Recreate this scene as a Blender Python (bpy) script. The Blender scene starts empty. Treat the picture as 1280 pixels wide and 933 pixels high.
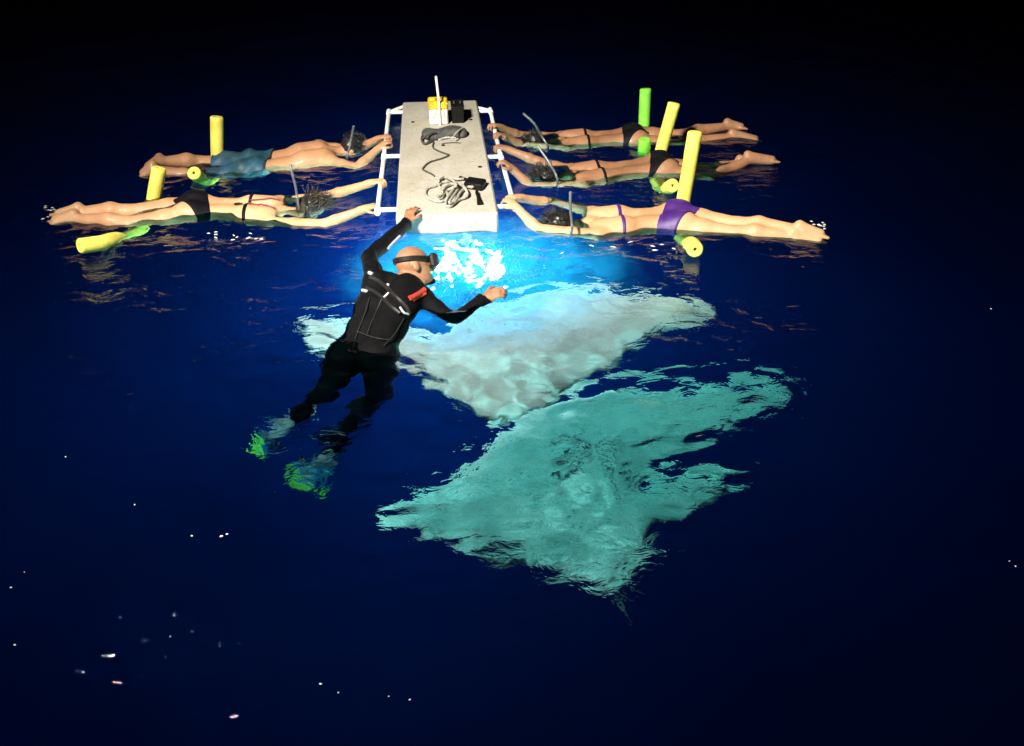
import bpy, math, random
import numpy as np
from mathutils import Vector, geometry

random.seed(7)
RNG = np.random.default_rng(7)
sc = bpy.context.scene
C = sc.collection

# ------------------------------------------------------------------ camera
F = 967.0                      # focal length in photo pixels (1280 wide)
CAM_H = 2.19
PITCH = math.radians(36.0)
cd = bpy.data.cameras.new('camera')
cd.sensor_width = 36.0
cd.lens = F / 1280 * 36.0
cd.clip_start = 0.05
cd.clip_end = 400
cam = bpy.data.objects.new('camera', cd)
C.objects.link(cam)
cam.location = (0, 0, CAM_H)
cam.rotation_euler = (math.pi / 2 - PITCH, 0, 0)
sc.camera = cam

# ------------------------------------------------------------------ night sky
w = bpy.data.worlds.new('World')
sc.world = w
w.use_nodes = True
wn = w.node_tree.nodes
sky = wn.new('ShaderNodeTexSky')
sky.sky_type = 'NISHITA'
sky.sun_disc = False
sky.sun_elevation = math.radians(-4)
sky.sun_rotation = math.radians(200)
bg = wn['Background']
w.node_tree.links.new(sky.outputs[0], bg.inputs[0])
bg.inputs[1].default_value = 0.10

# ------------------------------------------------------------------ the boat's deck floodlight (behind and left of the camera)
fl = bpy.data.lights.new('boat_floodlight', 'SPOT')
fl.energy = 8300
fl.cycles.is_caustics_light = True      # refracted through the water surface
fl.color = (1.0, 0.92, 0.80)
fl.spot_size = math.radians(64)
fl.spot_blend = 0.9
fl.shadow_soft_size = 0.45
flo = bpy.data.objects.new('boat_floodlight', fl)
C.objects.link(flo)
flo.location = (-2.6, 0.3, 5.0)
flo.rotation_euler = (Vector((-0.05, 4.0, 0)) - Vector(flo.location)).to_track_quat('-Z', 'Y').to_euler()

sc.view_settings.view_transform = 'Standard'
sc.view_settings.look = 'None'
sc.view_settings.exposure = 0
sc.view_settings.gamma = 1
sc.render.engine = 'CYCLES'
cy = sc.cycles
cy.max_bounces = 8
cy.diffuse_bounces = 2
cy.glossy_bounces = 3
cy.transmission_bounces = 6
cy.volume_bounces = 1
cy.transparent_max_bounces = 8
cy.caustics_reflective = False
cy.caustics_refractive = True
cy.sample_clamp_indirect = 4.0
cy.use_denoising = True
cy.use_adaptive_sampling = False

# ------------------------------------------------------------------ helpers: pixels of the plan -> metres
_fw = np.array([0, math.cos(PITCH), -math.sin(PITCH)])
_dn = np.array([0, -math.sin(PITCH), -math.cos(PITCH)])
_cp = np.array([0, 0, CAM_H])


def _ray(px, py):
    d = _fw + np.array([1.0, 0, 0]) * ((px - 640) / F) + _dn * ((py - 466.5) / F)
    return d / np.linalg.norm(d)


def at(px, py, z=0.0):
    """point at height z above the water"""
    d = _ray(px, py)
    return _cp + d * ((z - CAM_H) / d[2])


def under(px, py, z):
    """point at depth z (<0), seen through the water surface"""
    d = _ray(px, py)
    p = _cp + d * (-CAM_H / d[2])
    n = 1 / 1.33
    c = -d[2]
    k = math.sqrt(1 - n * n * (1 - c * c))
    r = n * d + (n * c - k) * np.array([0, 0, 1.0])
    return p + r * (z / r[2])


def V(p):
    return np.array(p, float)


def unit(v):
    v = np.asarray(v, float)
    return v / (np.linalg.norm(v) + 1e-12)


# ------------------------------------------------------------------ materials
def mat(name, base=(0.5, 0.5, 0.5), rough=0.5, var=0.0, scale=8.0, second=None, bump=0.0, bscale=60.0,
        emit=None, estr=0.0, coat=0.0, sss=0.0, metal=0.0, spec=0.5, detail=6.0, lo=0.35, hi=0.65):
    m = bpy.data.materials.new(name)
    m.use_nodes = True
    nt = m.node_tree
    b = nt.nodes['Principled BSDF']
    b.inputs['Roughness'].default_value = rough
    b.inputs['Metallic'].default_value = metal
    b.inputs['Coat Weight'].default_value = coat
    b.inputs['Coat Roughness'].default_value = 0.12
    b.inputs['Specular IOR Level'].default_value = spec
    if sss:
        b.inputs['Subsurface Weight'].default_value = sss
        b.inputs['Subsurface Radius'].default_value = (0.02, 0.008, 0.004)
    tc = nt.nodes.new('ShaderNodeTexCoord')
    if var or second:
        n = nt.nodes.new('ShaderNodeTexNoise')
        n.inputs['Scale'].default_value = scale
        n.inputs['Detail'].default_value = detail
        n.inputs['Roughness'].default_value = 0.6
        nt.links.new(tc.outputs['Object'], n.inputs['Vector'])
        r = nt.nodes.new('ShaderNodeValToRGB')
        r.color_ramp.elements[0].position = lo
        r.color_ramp.elements[1].position = hi
        s = second if second else tuple(c * (1 - var) for c in base)
        r.color_ramp.elements[0].color = (*s, 1)
        r.color_ramp.elements[1].color = (*base, 1)
        nt.links.new(n.outputs['Fac'], r.inputs['Fac'])
        nt.links.new(r.outputs['Color'], b.inputs['Base Color'])
    else:
        b.inputs['Base Color'].default_value = (*base, 1)
    if bump:
        n2 = nt.nodes.new('ShaderNodeTexNoise')
        n2.inputs['Scale'].default_value = bscale
        n2.inputs['Detail'].default_value = 4
        nt.links.new(tc.outputs['Object'], n2.inputs['Vector'])
        bp = nt.nodes.new('ShaderNodeBump')
        bp.inputs['Strength'].default_value = bump
        bp.inputs['Distance'].default_value = 0.01
        nt.links.new(n2.outputs['Fac'], bp.inputs['Height'])
        nt.links.new(bp.outputs['Normal'], b.inputs['Normal'])
    if emit:
        b.inputs['Emission Color'].default_value = (*emit, 1)
        b.inputs['Emission Strength'].default_value = estr
    return m


def skin(name, base, dark):
    return mat(name, base, 0.6, second=dark, scale=5.0, bump=0.30, bscale=42, coat=0.06, sss=0.05, lo=0.3, hi=0.62)


M = {
    'skin_light': skin('skin_light', (0.50, 0.285, 0.15), (0.39, 0.20, 0.098)),
    'skin_mid': skin('skin_mid', (0.38, 0.20, 0.10), (0.28, 0.135, 0.066)),
    'skin_tan': skin('skin_tan', (0.27, 0.13, 0.066), (0.19, 0.09, 0.044)),
    'black_cloth': mat('black_cloth', (0.005, 0.005, 0.007), 0.6, var=0.4, scale=30, spec=0.08, bump=0.2, bscale=200),
    'purple_cloth': mat('purple_cloth', (0.050, 0.010, 0.155), 0.5, var=0.3, scale=22, bump=0.2, bscale=160),
    'red_cloth': mat('red_cloth', (0.16, 0.022, 0.045), 0.55, var=0.3, scale=22),
    'blue_shorts': mat('blue_shorts', (0.009, 0.06, 0.115), 0.6, second=(0.008, 0.035, 0.04), scale=9, bump=0.3, bscale=30),
    'neoprene': mat('neoprene', (0.0035, 0.0037, 0.0045), 0.75, var=0.4, scale=14, bump=0.25, bscale=240, spec=0.06),
    'hair_black': mat('hair_black', (0.012, 0.010, 0.010), 0.4, var=0.5, scale=40),
    'hair_brown': mat('hair_brown', (0.022, 0.016, 0.011), 0.45, var=0.5, scale=40),
    'rubber': mat('rubber', (0.012, 0.012, 0.013), 0.4, var=0.3, scale=20),
    'snorkel': mat('snorkel', (0.10, 0.11, 0.12), 0.3, var=0.3, scale=20),
    'lens_glass': mat('lens_glass', (0.05, 0.07, 0.08), 0.05, coat=1.0),
    'yellow_foam': mat('yellow_foam', (0.80, 0.72, 0.13), 0.75, second=(0.62, 0.52, 0.07), scale=9, bump=0.35, bscale=180),
    'green_foam': mat('green_foam', (0.20, 0.62, 0.05), 0.75, second=(0.14, 0.48, 0.03), scale=14, bump=0.35, bscale=180),
    'foam_hole': mat('foam_hole', (0.30, 0.24, 0.03), 0.9, var=0.3),
    'pvc': mat('pvc', (0.78, 0.79, 0.78), 0.35, second=(0.55, 0.55, 0.50), scale=7, lo=0.25, hi=0.5),
    'white_plastic': mat('white_plastic', (0.74, 0.74, 0.70), 0.4, second=(0.52, 0.51, 0.44), scale=16),
    'yellow_plastic': mat('yellow_plastic', (0.75, 0.52, 0.02), 0.4, second=(0.34, 0.20, 0.02), scale=22, lo=0.38, hi=0.55),
    'black_plastic': mat('black_plastic', (0.004, 0.004, 0.0045), 0.6, var=0.4, scale=20, spec=0.2),
    'grey_canvas': mat('grey_canvas', (0.075, 0.075, 0.072), 0.8, second=(0.025, 0.025, 0.025), scale=20, bump=0.5, bscale=120),
    'rope': mat('rope', (0.42, 0.41, 0.36), 0.8, second=(0.20, 0.19, 0.165), scale=60, bump=0.6, bscale=220),
    'dark_cord': mat('dark_cord', (0.05, 0.048, 0.04), 0.7, var=0.4, scale=60),
    'red_patch': mat('red_patch', (0.42, 0.035, 0.02), 0.55, var=0.4, scale=60),
    'grey_print': mat('grey_print', (0.45, 0.46, 0.48), 0.6, var=0.5, scale=60),
    'seam': mat('seam', (0.011, 0.011, 0.013), 0.6, var=0.3, scale=40),
    'fin_blue': mat('fin_blue', (0.03, 0.20, 0.42), 0.4, var=0.3, scale=10),
    'fin_green': mat('fin_green', (0.20, 0.72, 0.08), 0.4, var=0.2, scale=10),
    'fin_pale': mat('fin_pale', (0.22, 0.26, 0.28), 0.4, var=0.3, scale=20),
    'manta_back': mat('manta_back', (0.012, 0.013, 0.016), 0.5, var=0.4, scale=5),
    'gill': mat('gill', (0.30, 0.32, 0.30), 0.6, var=0.3, scale=20),
    'seabed': mat('seabed', (0.08, 0.08, 0.07), 0.9, var=0.5, scale=1.5),
    'added_glow': mat('added_glow', (0.70, 0.78, 0.62), 0.6),
    'white_globe': mat('white_globe', (0.8, 0.9, 0.9), 0.4, emit=(1.0, 0.96, 0.85), estr=9500.0),
    'added_globe': mat('added_globe', (0.8, 0.9, 0.9), 0.4, emit=(0.26, 1.0, 0.82), estr=20000.0),
}


def board_material():
    m = bpy.data.materials.new('foam_board')
    m.use_nodes = True
    nt = m.node_tree
    L = nt.links.new
    b = nt.nodes['Principled BSDF']
    b.inputs['Roughness'].default_value = 0.55
    tc = nt.nodes.new('ShaderNodeTexCoord')
    n1 = nt.nodes.new('ShaderNodeTexNoise')
    n1.inputs['Scale'].default_value = 3.2
    n1.inputs['Detail'].default_value = 8
    n1.inputs['Roughness'].default_value = 0.65
    n1.inputs['Distortion'].default_value = 0.5
    L(tc.outputs['Object'], n1.inputs['Vector'])
    r1 = nt.nodes.new('ShaderNodeValToRGB')
    r1.color_ramp.elements[0].position = 0.33
    r1.color_ramp.elements[0].color = (0.32, 0.30, 0.235, 1)
    r1.color_ramp.elements[1].position = 0.66
    r1.color_ramp.elements[1].color = (0.40, 0.383, 0.335, 1)
    L(n1.outputs['Fac'], r1.inputs['Fac'])
    n2 = nt.nodes.new('ShaderNodeTexNoise')
    n2.inputs['Scale'].default_value = 45
    n2.inputs['Detail'].default_value = 6
    L(tc.outputs['Object'], n2.inputs['Vector'])
    r2 = nt.nodes.new('ShaderNodeValToRGB')
    r2.color_ramp.elements[0].position = 0.30
    r2.color_ramp.elements[0].color = (0.45, 0.44, 0.38, 1)
    r2.color_ramp.elements[1].position = 0.44
    r2.color_ramp.elements[1].color = (1, 1, 1, 1)
    L(n2.outputs['Fac'], r2.inputs['Fac'])
    mx = nt.nodes.new('ShaderNodeMix')
    mx.data_type = 'RGBA'
    mx.blend_type = 'MULTIPLY'
    mx.inputs[0].default_value = 0.4
    L(r1.outputs['Color'], mx.inputs[6])
    L(r2.outputs['Color'], mx.inputs[7])
    L(mx.outputs[2], b.inputs['Base Color'])
    bp = nt.nodes.new('ShaderNodeBump')
    bp.inputs['Strength'].default_value = 0.35
    bp.inputs['Distance'].default_value = 0.01
    L(n2.outputs['Fac'], bp.inputs['Height'])
    L(bp.outputs['Normal'], b.inputs['Normal'])
    return m


def belly_material(MARK):
    m = bpy.data.materials.new('manta_belly')
    m.use_nodes = True
    nt = m.node_tree
    L = nt.links.new
    b = nt.nodes['Principled BSDF']
    b.inputs['Roughness'].default_value = 0.6
    tc = nt.nodes.new('ShaderNodeTexCoord')
    n1 = nt.nodes.new('ShaderNodeTexNoise')
    n1.inputs['Scale'].default_value = 3.0
    n1.inputs['Detail'].default_value = 7
    n1.inputs['Distortion'].default_value = 1.2
    L(tc.outputs['Object'], n1.inputs['Vector'])
    r1 = nt.nodes.new('ShaderNodeValToRGB')
    r1.color_ramp.elements[0].position = 0.30
    r1.color_ramp.elements[0].color = (0.36, 0.38, 0.36, 1)
    r1.color_ramp.elements[1].position = 0.56
    r1.color_ramp.elements[1].color = (0.84, 0.84, 0.79, 1)
    L(n1.outputs['Fac'], r1.inputs['Fac'])
    # smudged dark markings and fine streaks of the belly
    mpp = nt.nodes.new('ShaderNodeMapping')
    mpp.inputs['Rotation'].default_value = (0, 0, 0.5)
    mpp.inputs['Scale'].default_value = (1.0, 3.4, 1.0)
    L(tc.outputs['Object'], mpp.inputs['Vector'])
    n2 = nt.nodes.new('ShaderNodeTexNoise')
    n2.inputs['Scale'].default_value = 4.2
    n2.inputs['Detail'].default_value = 8
    n2.inputs['Roughness'].default_value = 0.68
    n2.inputs['Distortion'].default_value = 1.6
    L(mpp.outputs['Vector'], n2.inputs['Vector'])
    r2 = nt.nodes.new('ShaderNodeValToRGB')
    r2.color_ramp.elements[0].position = 0.41
    r2.color_ramp.elements[0].color = (0.16, 0.20, 0.19, 1)
    r2.color_ramp.elements[1].position = 0.54
    r2.color_ramp.elements[1].color = (1, 1, 1, 1)
    L(n2.outputs['Fac'], r2.inputs['Fac'])
    ln = nt.nodes.new('ShaderNodeVectorMath'); ln.operation = 'LENGTH'
    L(tc.outputs['Object'], ln.inputs[0])
    mr = nt.nodes.new('ShaderNodeMapRange')              # markings sit round the gills, wings stay paler
    mr.inputs['From Min'].default_value = 0.2
    mr.inputs['From Max'].default_value = 0.9
    mr.inputs['To Min'].default_value = MARK
    mr.inputs['To Max'].default_value = MARK * 0.45
    L(ln.outputs['Value'], mr.inputs['Value'])
    mx = nt.nodes.new('ShaderNodeMix')
    mx.data_type = 'RGBA'; mx.blend_type = 'MULTIPLY'
    L(mr.outputs['Result'], mx.inputs[0])
    L(r1.outputs['Color'], mx.inputs[6]); L(r2.outputs['Color'], mx.inputs[7])
    L(mx.outputs[2], b.inputs['Base Color'])
    return m


def water_material():
    m = bpy.data.materials.new('sea_water')
    m.use_nodes = True
    nt = m.node_tree
    for n in list(nt.nodes):
        nt.nodes.remove(n)
    L = nt.links.new
    out = nt.nodes.new('ShaderNodeOutputMaterial')
    g = nt.nodes.new('ShaderNodeBsdfGlass')
    g.inputs['IOR'].default_value = 1.33
    g.inputs['Roughness'].default_value = 0.0
    tc = nt.nodes.new('ShaderNodeTexCoord')
    mp = nt.nodes.new('ShaderNodeMapping')
    mp.inputs['Scale'].default_value = (0.75, 1.2, 1.0)
    L(tc.outputs['Object'], mp.inputs['Vector'])
    nz = nt.nodes.new('ShaderNodeTexNoise')
    nz.inputs['Scale'].default_value = 13.0
    nz.inputs['Detail'].default_value = 3.0
    nz.inputs['Roughness'].default_value = 0.55
    nz.inputs['Distortion'].default_value = 0.6
    L(mp.outputs['Vector'], nz.inputs['Vector'])
    bp = nt.nodes.new('ShaderNodeBump')
    bp.inputs['Strength'].default_value = 1.0
    bp.inputs['Distance'].default_value = 0.014
    ns = nt.nodes.new('ShaderNodeTexNoise')             # calm and ruffled patches
    ns.inputs['Scale'].default_value = 1.3
    ns.inputs['Detail'].default_value = 2.0
    L(mp.outputs['Vector'], ns.inputs['Vector'])
    rs = nt.nodes.new('ShaderNodeMapRange')
    rs.inputs['From Min'].default_value = 0.35
    rs.inputs['From Max'].default_value = 0.65
    rs.inputs['To Min'].default_value = 0.25
    rs.inputs['To Max'].default_value = 1.15
    L(ns.outputs['Fac'], rs.inputs['Value'])
    mh = nt.nodes.new('ShaderNodeMath'); mh.operation = 'MULTIPLY'
    L(nz.outputs['Fac'], mh.inputs[0]); L(rs.outputs['Result'], mh.inputs[1])
    L(mh.outputs[0], bp.inputs['Height'])
    L(bp.outputs['Normal'], g.inputs['Normal'])
    L(g.outputs[0], out.inputs['Surface'])
    s = nt.nodes.new('ShaderNodeVolumeScatter')
    s.inputs['Color'].default_value = (0.010, 0.11, 1.0, 1)
    s.inputs['Density'].default_value = 0.013
    s.inputs['Anisotropy'].default_value = 0.0
    a = nt.nodes.new('ShaderNodeVolumeAbsorption')
    a.inputs['Color'].default_value = (0.24, 0.60, 0.65, 1)
    a.inputs['Density'].default_value = 0.52
    ad = nt.nodes.new('ShaderNodeAddShader')
    L(s.outputs[0], ad.inputs[0])
    L(a.outputs[0], ad.inputs[1])
    L(ad.outputs[0], out.inputs['Volume'])
    return m


M['board'] = board_material()
M['belly'] = belly_material(1.0)
M['pale_belly'] = belly_material(0.45)
M['water'] = water_material()


# ------------------------------------------------------------------ object helpers
def tag(o, label=None, cat=None, group=None, kind=None):
    if label: o['label'] = label
    if cat: o['category'] = cat
    if group: o['group'] = group
    if kind: o['kind'] = kind
    return o


def empty(name, loc):
    o = bpy.data.objects.new(name, None)
    o.empty_display_size = 0.1
    o.location = Vector(loc)
    C.objects.link(o)
    return o


def obj(name, verts, faces, material, parent=None, smooth=True, auto=None):
    me = bpy.data.meshes.new(name)
    verts = np.asarray(verts, float)
    if parent is not None:
        off = np.array(parent.location)
        p = parent.parent
        while p is not None:
            off = off + np.array(p.location)
            p = p.parent
        verts = verts - off
    me.from_pydata([tuple(v) for v in verts], [], [tuple(int(i) for i in f) for f in faces])
    if smooth:
        me.polygons.foreach_set('use_smooth', [True] * len(me.polygons))
        if auto:
            me.set_sharp_from_angle(angle=math.radians(auto))
    me.materials.append(M[material] if isinstance(material, str) else material)
    me.update()
    o = bpy.data.objects.new(name, me)
    C.objects.link(o)
    o.cycles.is_caustics_receiver = name != 'water'
    if parent is not None:
        o.parent = parent
    return o


class MB:
    """collects boxes, tubes and lathes into one mesh"""
    def __init__(self):
        self.v = []
        self.f = []

    def add(self, v, f):
        o = len(self.v)
        self.v += [tuple(p) for p in v]
        self.f += [tuple(i + o for i in q) for q in f]
        return self

    def box(self, c, ax, ay, az, bev=0.004):
        """box with chamfered edges; ax, ay, az are half-extent vectors"""
        c, ax, ay, az = map(V, (c, ax, ay, az))
        E = [np.linalg.norm(a) for a in (ax, ay, az)]
        U = [unit(a) for a in (ax, ay, az)]
        bev = min(bev, 0.45 * min(E))
        vid, vs = {}, []
        for sx in (-1, 1):
            for sy in (-1, 1):
                for sz in (-1, 1):
                    for k in range(3):
                        e = [E[i] - (0 if i == k else bev) for i in range(3)]
                        vid[(sx, sy, sz, k)] = len(vs)
                        vs.append(c + U[0] * sx * e[0] + U[1] * sy * e[1] + U[2] * sz * e[2])
        fs = []
        for k in range(3):
            i, j = [(1, 2), (2, 0), (0, 1)][k]
            for s in (-1, 1):
                q = []
                for a, b in ((-1, -1), (1, -1), (1, 1), (-1, 1)):
                    t = [0, 0, 0]; t[k] = s; t[i] = a; t[j] = b
                    q.append(vid[(*t, k)])
                fs.append(q if s > 0 else q[::-1])
        for k in range(3):
            i, j = [(1, 2), (2, 0), (0, 1)][k]
            for a in (-1, 1):
                for b in (-1, 1):
                    def g(s, kk):
                        t = [0, 0, 0]; t[k] = s; t[i] = a; t[j] = b
                        return vid[(*t, kk)]
                    q = [g(-1, i), g(1, i), g(1, j), g(-1, j)]
                    fs.append(q if a * b < 0 else q[::-1])
        for sx in (-1, 1):
            for sy in (-1, 1):
                for sz in (-1, 1):
                    q = [vid[(sx, sy, sz, k)] for k in range(3)]
                    fs.append(q if sx * sy * sz > 0 else q[::-1])
        return self.add(vs, fs)

    def tube(self, pts, rad, n=12, cap=True, close=False):
        pts = [V(p) for p in pts]
        if not hasattr(rad, '__len__'):
            rad = [rad] * len(pts)
        m = len(pts)
        T = []
        for i in range(m):
            if close:
                T.append(unit(pts[(i + 1) % m] - pts[i - 1]))
            else:
                T.append(unit(pts[min(i + 1, m - 1)] - pts[max(i - 1, 0)]))
        ref = V((0, 0, 1)) if abs(T[0][2]) < 0.9 else V((1, 0, 0))
        N = unit(np.cross(T[0], ref))
        vs, fs = [], []
        for i in range(m):
            N = unit(N - T[i] * np.dot(N, T[i]))
            B = np.cross(T[i], N)
            for k in range(n):
                a = 2 * math.pi * k / n
                vs.append(pts[i] + (N * math.cos(a) + B * math.sin(a)) * rad[i])
        for i in range(m if close else m - 1):
            j = (i + 1) % m
            for k in range(n):
                l = (k + 1) % n
                fs.append((i * n + k, i * n + l, j * n + l, j * n + k))
        if cap and not close:
            fs.append(tuple(range(n))[::-1])
            fs.append(tuple((m - 1) * n + k for k in range(n)))
        return self.add(vs, fs)

    def ball(self, c, r, n=16, m=10, sq=(1, 1, 1)):
        c = V(c)
        vs = [c + V((0, 0, r * sq[2]))]
        for i in range(1, m):
            t = math.pi * i / m
            for k in range(n):
                a = 2 * math.pi * k / n
                vs.append(c + V((math.sin(t) * math.cos(a) * sq[0], math.sin(t) * math.sin(a) * sq[1], math.cos(t) * sq[2])) * r)
        vs.append(c - V((0, 0, r * sq[2])))
        fs = [(0, 1 + k, 1 + (k + 1) % n) for k in range(n)]
        for i in range(m - 2):
            for k in range(n):
                a, b = 1 + i * n + k, 1 + i * n + (k + 1) % n
                fs.append((a, a + n, b + n, b))
        e = len(vs) - 1
        fs += [(e, 1 + (m - 2) * n + (k + 1) % n, 1 + (m - 2) * n + k) for k in range(n)]
        return self.add(vs, fs)

    def build(self, name, material, parent=None, smooth=True, auto=35):
        return obj(name, self.v, self.f, material, parent, smooth, auto)


def spline(pts, n=8):
    """Catmull-Rom through pts"""
    P = [V(p) for p in pts]
    P = [2 * P[0] - P[1]] + P + [2 * P[-1] - P[-2]]
    out = []
    for i in range(1, len(P) - 2):
        for k in range(n):
            t = k / n
            a, b, c, d = P[i - 1], P[i], P[i + 1], P[i + 2]
            out.append(0.5 * (2 * b + (c - a) * t + (2 * a - 5 * b + 4 * c - d) * t * t + (3 * b - a - 3 * c + d) * t ** 3))
    out.append(P[-2])
    return out


# ------------------------------------------------------------------ distance-field bodies (numpy) -> one continuous surface
class Field:
    def __init__(self, lo, hi, vox):
        self.vox = vox
        self.lo = V(lo)
        n = np.ceil((V(hi) - self.lo) / vox).astype(int) + 1
        self.ax = [self.lo[i] + np.arange(n[i]) * vox for i in range(3)]
        self.d = np.full(n, 0.12, np.float32)

    def window(self, a, b, r):
        lo = np.minimum(a, b) - r
        hi = np.maximum(a, b) + r
        s = []
        for i in range(3):
            i0 = max(0, int(math.floor((lo[i] - self.lo[i]) / self.vox)))
            i1 = min(len(self.ax[i]), int(math.ceil((hi[i] - self.lo[i]) / self.vox)) + 1)
            s.append(slice(i0, max(i0 + 1, i1)))
        return tuple(s)

    def pts(self, s):
        x = self.ax[0][s[0]][:, None, None].astype(np.float32)
        y = self.ax[1][s[1]][None, :, None].astype(np.float32)
        z = self.ax[2][s[2]][None, None, :].astype(np.float32)
        return x, y, z

    def smin(self, s, q, k):
        d = self.d[s]
        h = np.clip(0.5 + 0.5 * (d - q) / k, 0, 1)
        self.d[s] = d * (1 - h) + q * h - k * h * (1 - h)

    def cone(self, a, b, ra, rb, k=0.02):
        a, b = V(a), V(b)
        s = self.window(a, b, max(ra, rb) + k + 0.03)
        x, y, z = self.pts(s)
        ab = b - a
        L2 = float(ab @ ab) + 1e-9
        t = np.clip(((x - a[0]) * ab[0] + (y - a[1]) * ab[1] + (z - a[2]) * ab[2]) / L2, 0, 1)
        q = np.sqrt((x - a[0] - t * ab[0]) ** 2 + (y - a[1] - t * ab[1]) ** 2 + (z - a[2] - t * ab[2]) ** 2) - (ra + (rb - ra) * t)
        self.smin(s, q, k)

    def ell(self, c, U, r, k=0.02):
        c = V(c)
        R = max(r)
        s = self.window(c, c, R + k + 0.03)
        x, y, z = self.pts(s)
        X, Y, Z = x - c[0], y - c[1], z - c[2]
        k0 = k1 = 0
        for u, rr in zip(U, r):
            p = (X * u[0] + Y * u[1] + Z * u[2]) / rr
            k0 = k0 + p * p
            k1 = k1 + (p / rr) ** 2
        k0 = np.sqrt(k0)
        q = k0 * (k0 - 1) / (np.sqrt(k1) + 1e-6)
        self.smin(s, q, k)

    def chain(self, pts, rad, k=0.02):
        for i in range(len(pts) - 1):
            self.cone(pts[i], pts[i + 1], rad[i], rad[i + 1], k)


def surface_nets(d, lo, vox):
    ins = d < 0
    c = np.zeros(tuple(n - 1 for n in d.shape), np.int8)
    for i in (0, 1):
        for j in (0, 1):
            for k in (0, 1):
                c += ins[i:d.shape[0] - 1 + i, j:d.shape[1] - 1 + j, k:d.shape[2] - 1 + k]
    act = (c > 0) & (c < 8)
    idx = np.full(act.shape, -1, np.int64)
    cells = np.argwhere(act)
    idx[act] = np.arange(len(cells))
    acc = np.zeros((len(cells), 3))
    cnt = np.zeros(len(cells))
    cor = [(i, j, k) for i in (0, 1) for j in (0, 1) for k in (0, 1)]
    for a in cor:
        for b in cor:
            if sum(b) - sum(a) == 1 and sum(abs(x - y) for x, y in zip(a, b)) == 1:
                da = d[cells[:, 0] + a[0], cells[:, 1] + a[1], cells[:, 2] + a[2]].astype(float)
                db = d[cells[:, 0] + b[0], cells[:, 1] + b[1], cells[:, 2] + b[2]].astype(float)
                m = (da < 0) != (db < 0)
                t = np.where(m, da / np.where(m, da - db, 1), 0)
                p = V(a)[None, :] + (V(b) - V(a))[None, :] * t[:, None]
                acc += p * m[:, None]
                cnt += m
    v = lo + (cells + acc / cnt[:, None]) * vox
    faces = []
    for ax in range(3):
        u, w_ = (ax + 1) % 3, (ax + 2) % 3
        sl0 = [slice(None)] * 3; sl1 = [slice(None)] * 3
        sl0[ax] = slice(0, -1); sl1[ax] = slice(1, None)
        for q in (u, w_):
            sl0[q] = slice(1, -1); sl1[q] = slice(1, -1)
        A, B = ins[tuple(sl0)], ins[tuple(sl1)]
        e = np.argwhere(A != B)
        if not len(e):
            continue
        flip = A[tuple(e.T)]
        e[:, u] += 1; e[:, w_] += 1
        def cell(du, dw):
            g = e.copy(); g[:, u] -= du; g[:, w_] -= dw
            return idx[tuple(g.T)]
        q = np.stack([cell(1, 1), cell(0, 1), cell(0, 0), cell(1, 0)], 1)
        q[~flip] = q[~flip][:, ::-1]
        faces.append(q)
    faces = np.concatenate(faces) if faces else np.zeros((0, 4), int)
    faces = faces[(faces >= 0).all(1)]
    return v, faces


def field_mesh(fd, d, name, material, parent, smooth_it=2):
    v, f = surface_nets(d, fd.lo, fd.vox)
    if len(f) == 0:
        print('EMPTY', name)
        return None
    for _ in range(smooth_it):              # light Laplacian smoothing
        s = np.zeros_like(v); n = np.zeros(len(v))
        for a in range(4):
            b = (a + 1) % 4
            np.add.at(s, f[:, a], v[f[:, b]]); np.add.at(n, f[:, a], 1)
            np.add.at(s, f[:, b], v[f[:, a]]); np.add.at(n, f[:, b], 1)
        v = v + 0.5 * (s / np.maximum(n, 1)[:, None] - v)
    off = np.array(parent.location)
    me = bpy.data.meshes.new(name)
    me.vertices.add(len(v))
    me.vertices.foreach_set('co', (v - off).astype(np.float32).ravel())
    me.loops.add(len(f) * 4)
    me.loops.foreach_set('vertex_index', f.astype(np.int32).ravel())
    me.polygons.add(len(f))
    me.polygons.foreach_set('loop_start', np.arange(0, len(f) * 4, 4, dtype=np.int32))
    me.polygons.foreach_set('use_smooth', np.ones(len(f), bool))
    me.update(calc_edges=True)
    me.validate()
    me.materials.append(M[material])
    o = bpy.data.objects.new(name, me)
    C.objects.link(o)
    o.parent = parent
    o.cycles.is_caustics_receiver = True
    return o


# ================================================================== THE SETTING
LAMP = under(606, 332, -0.10)          # where the rig's underwater lamp hangs


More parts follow.
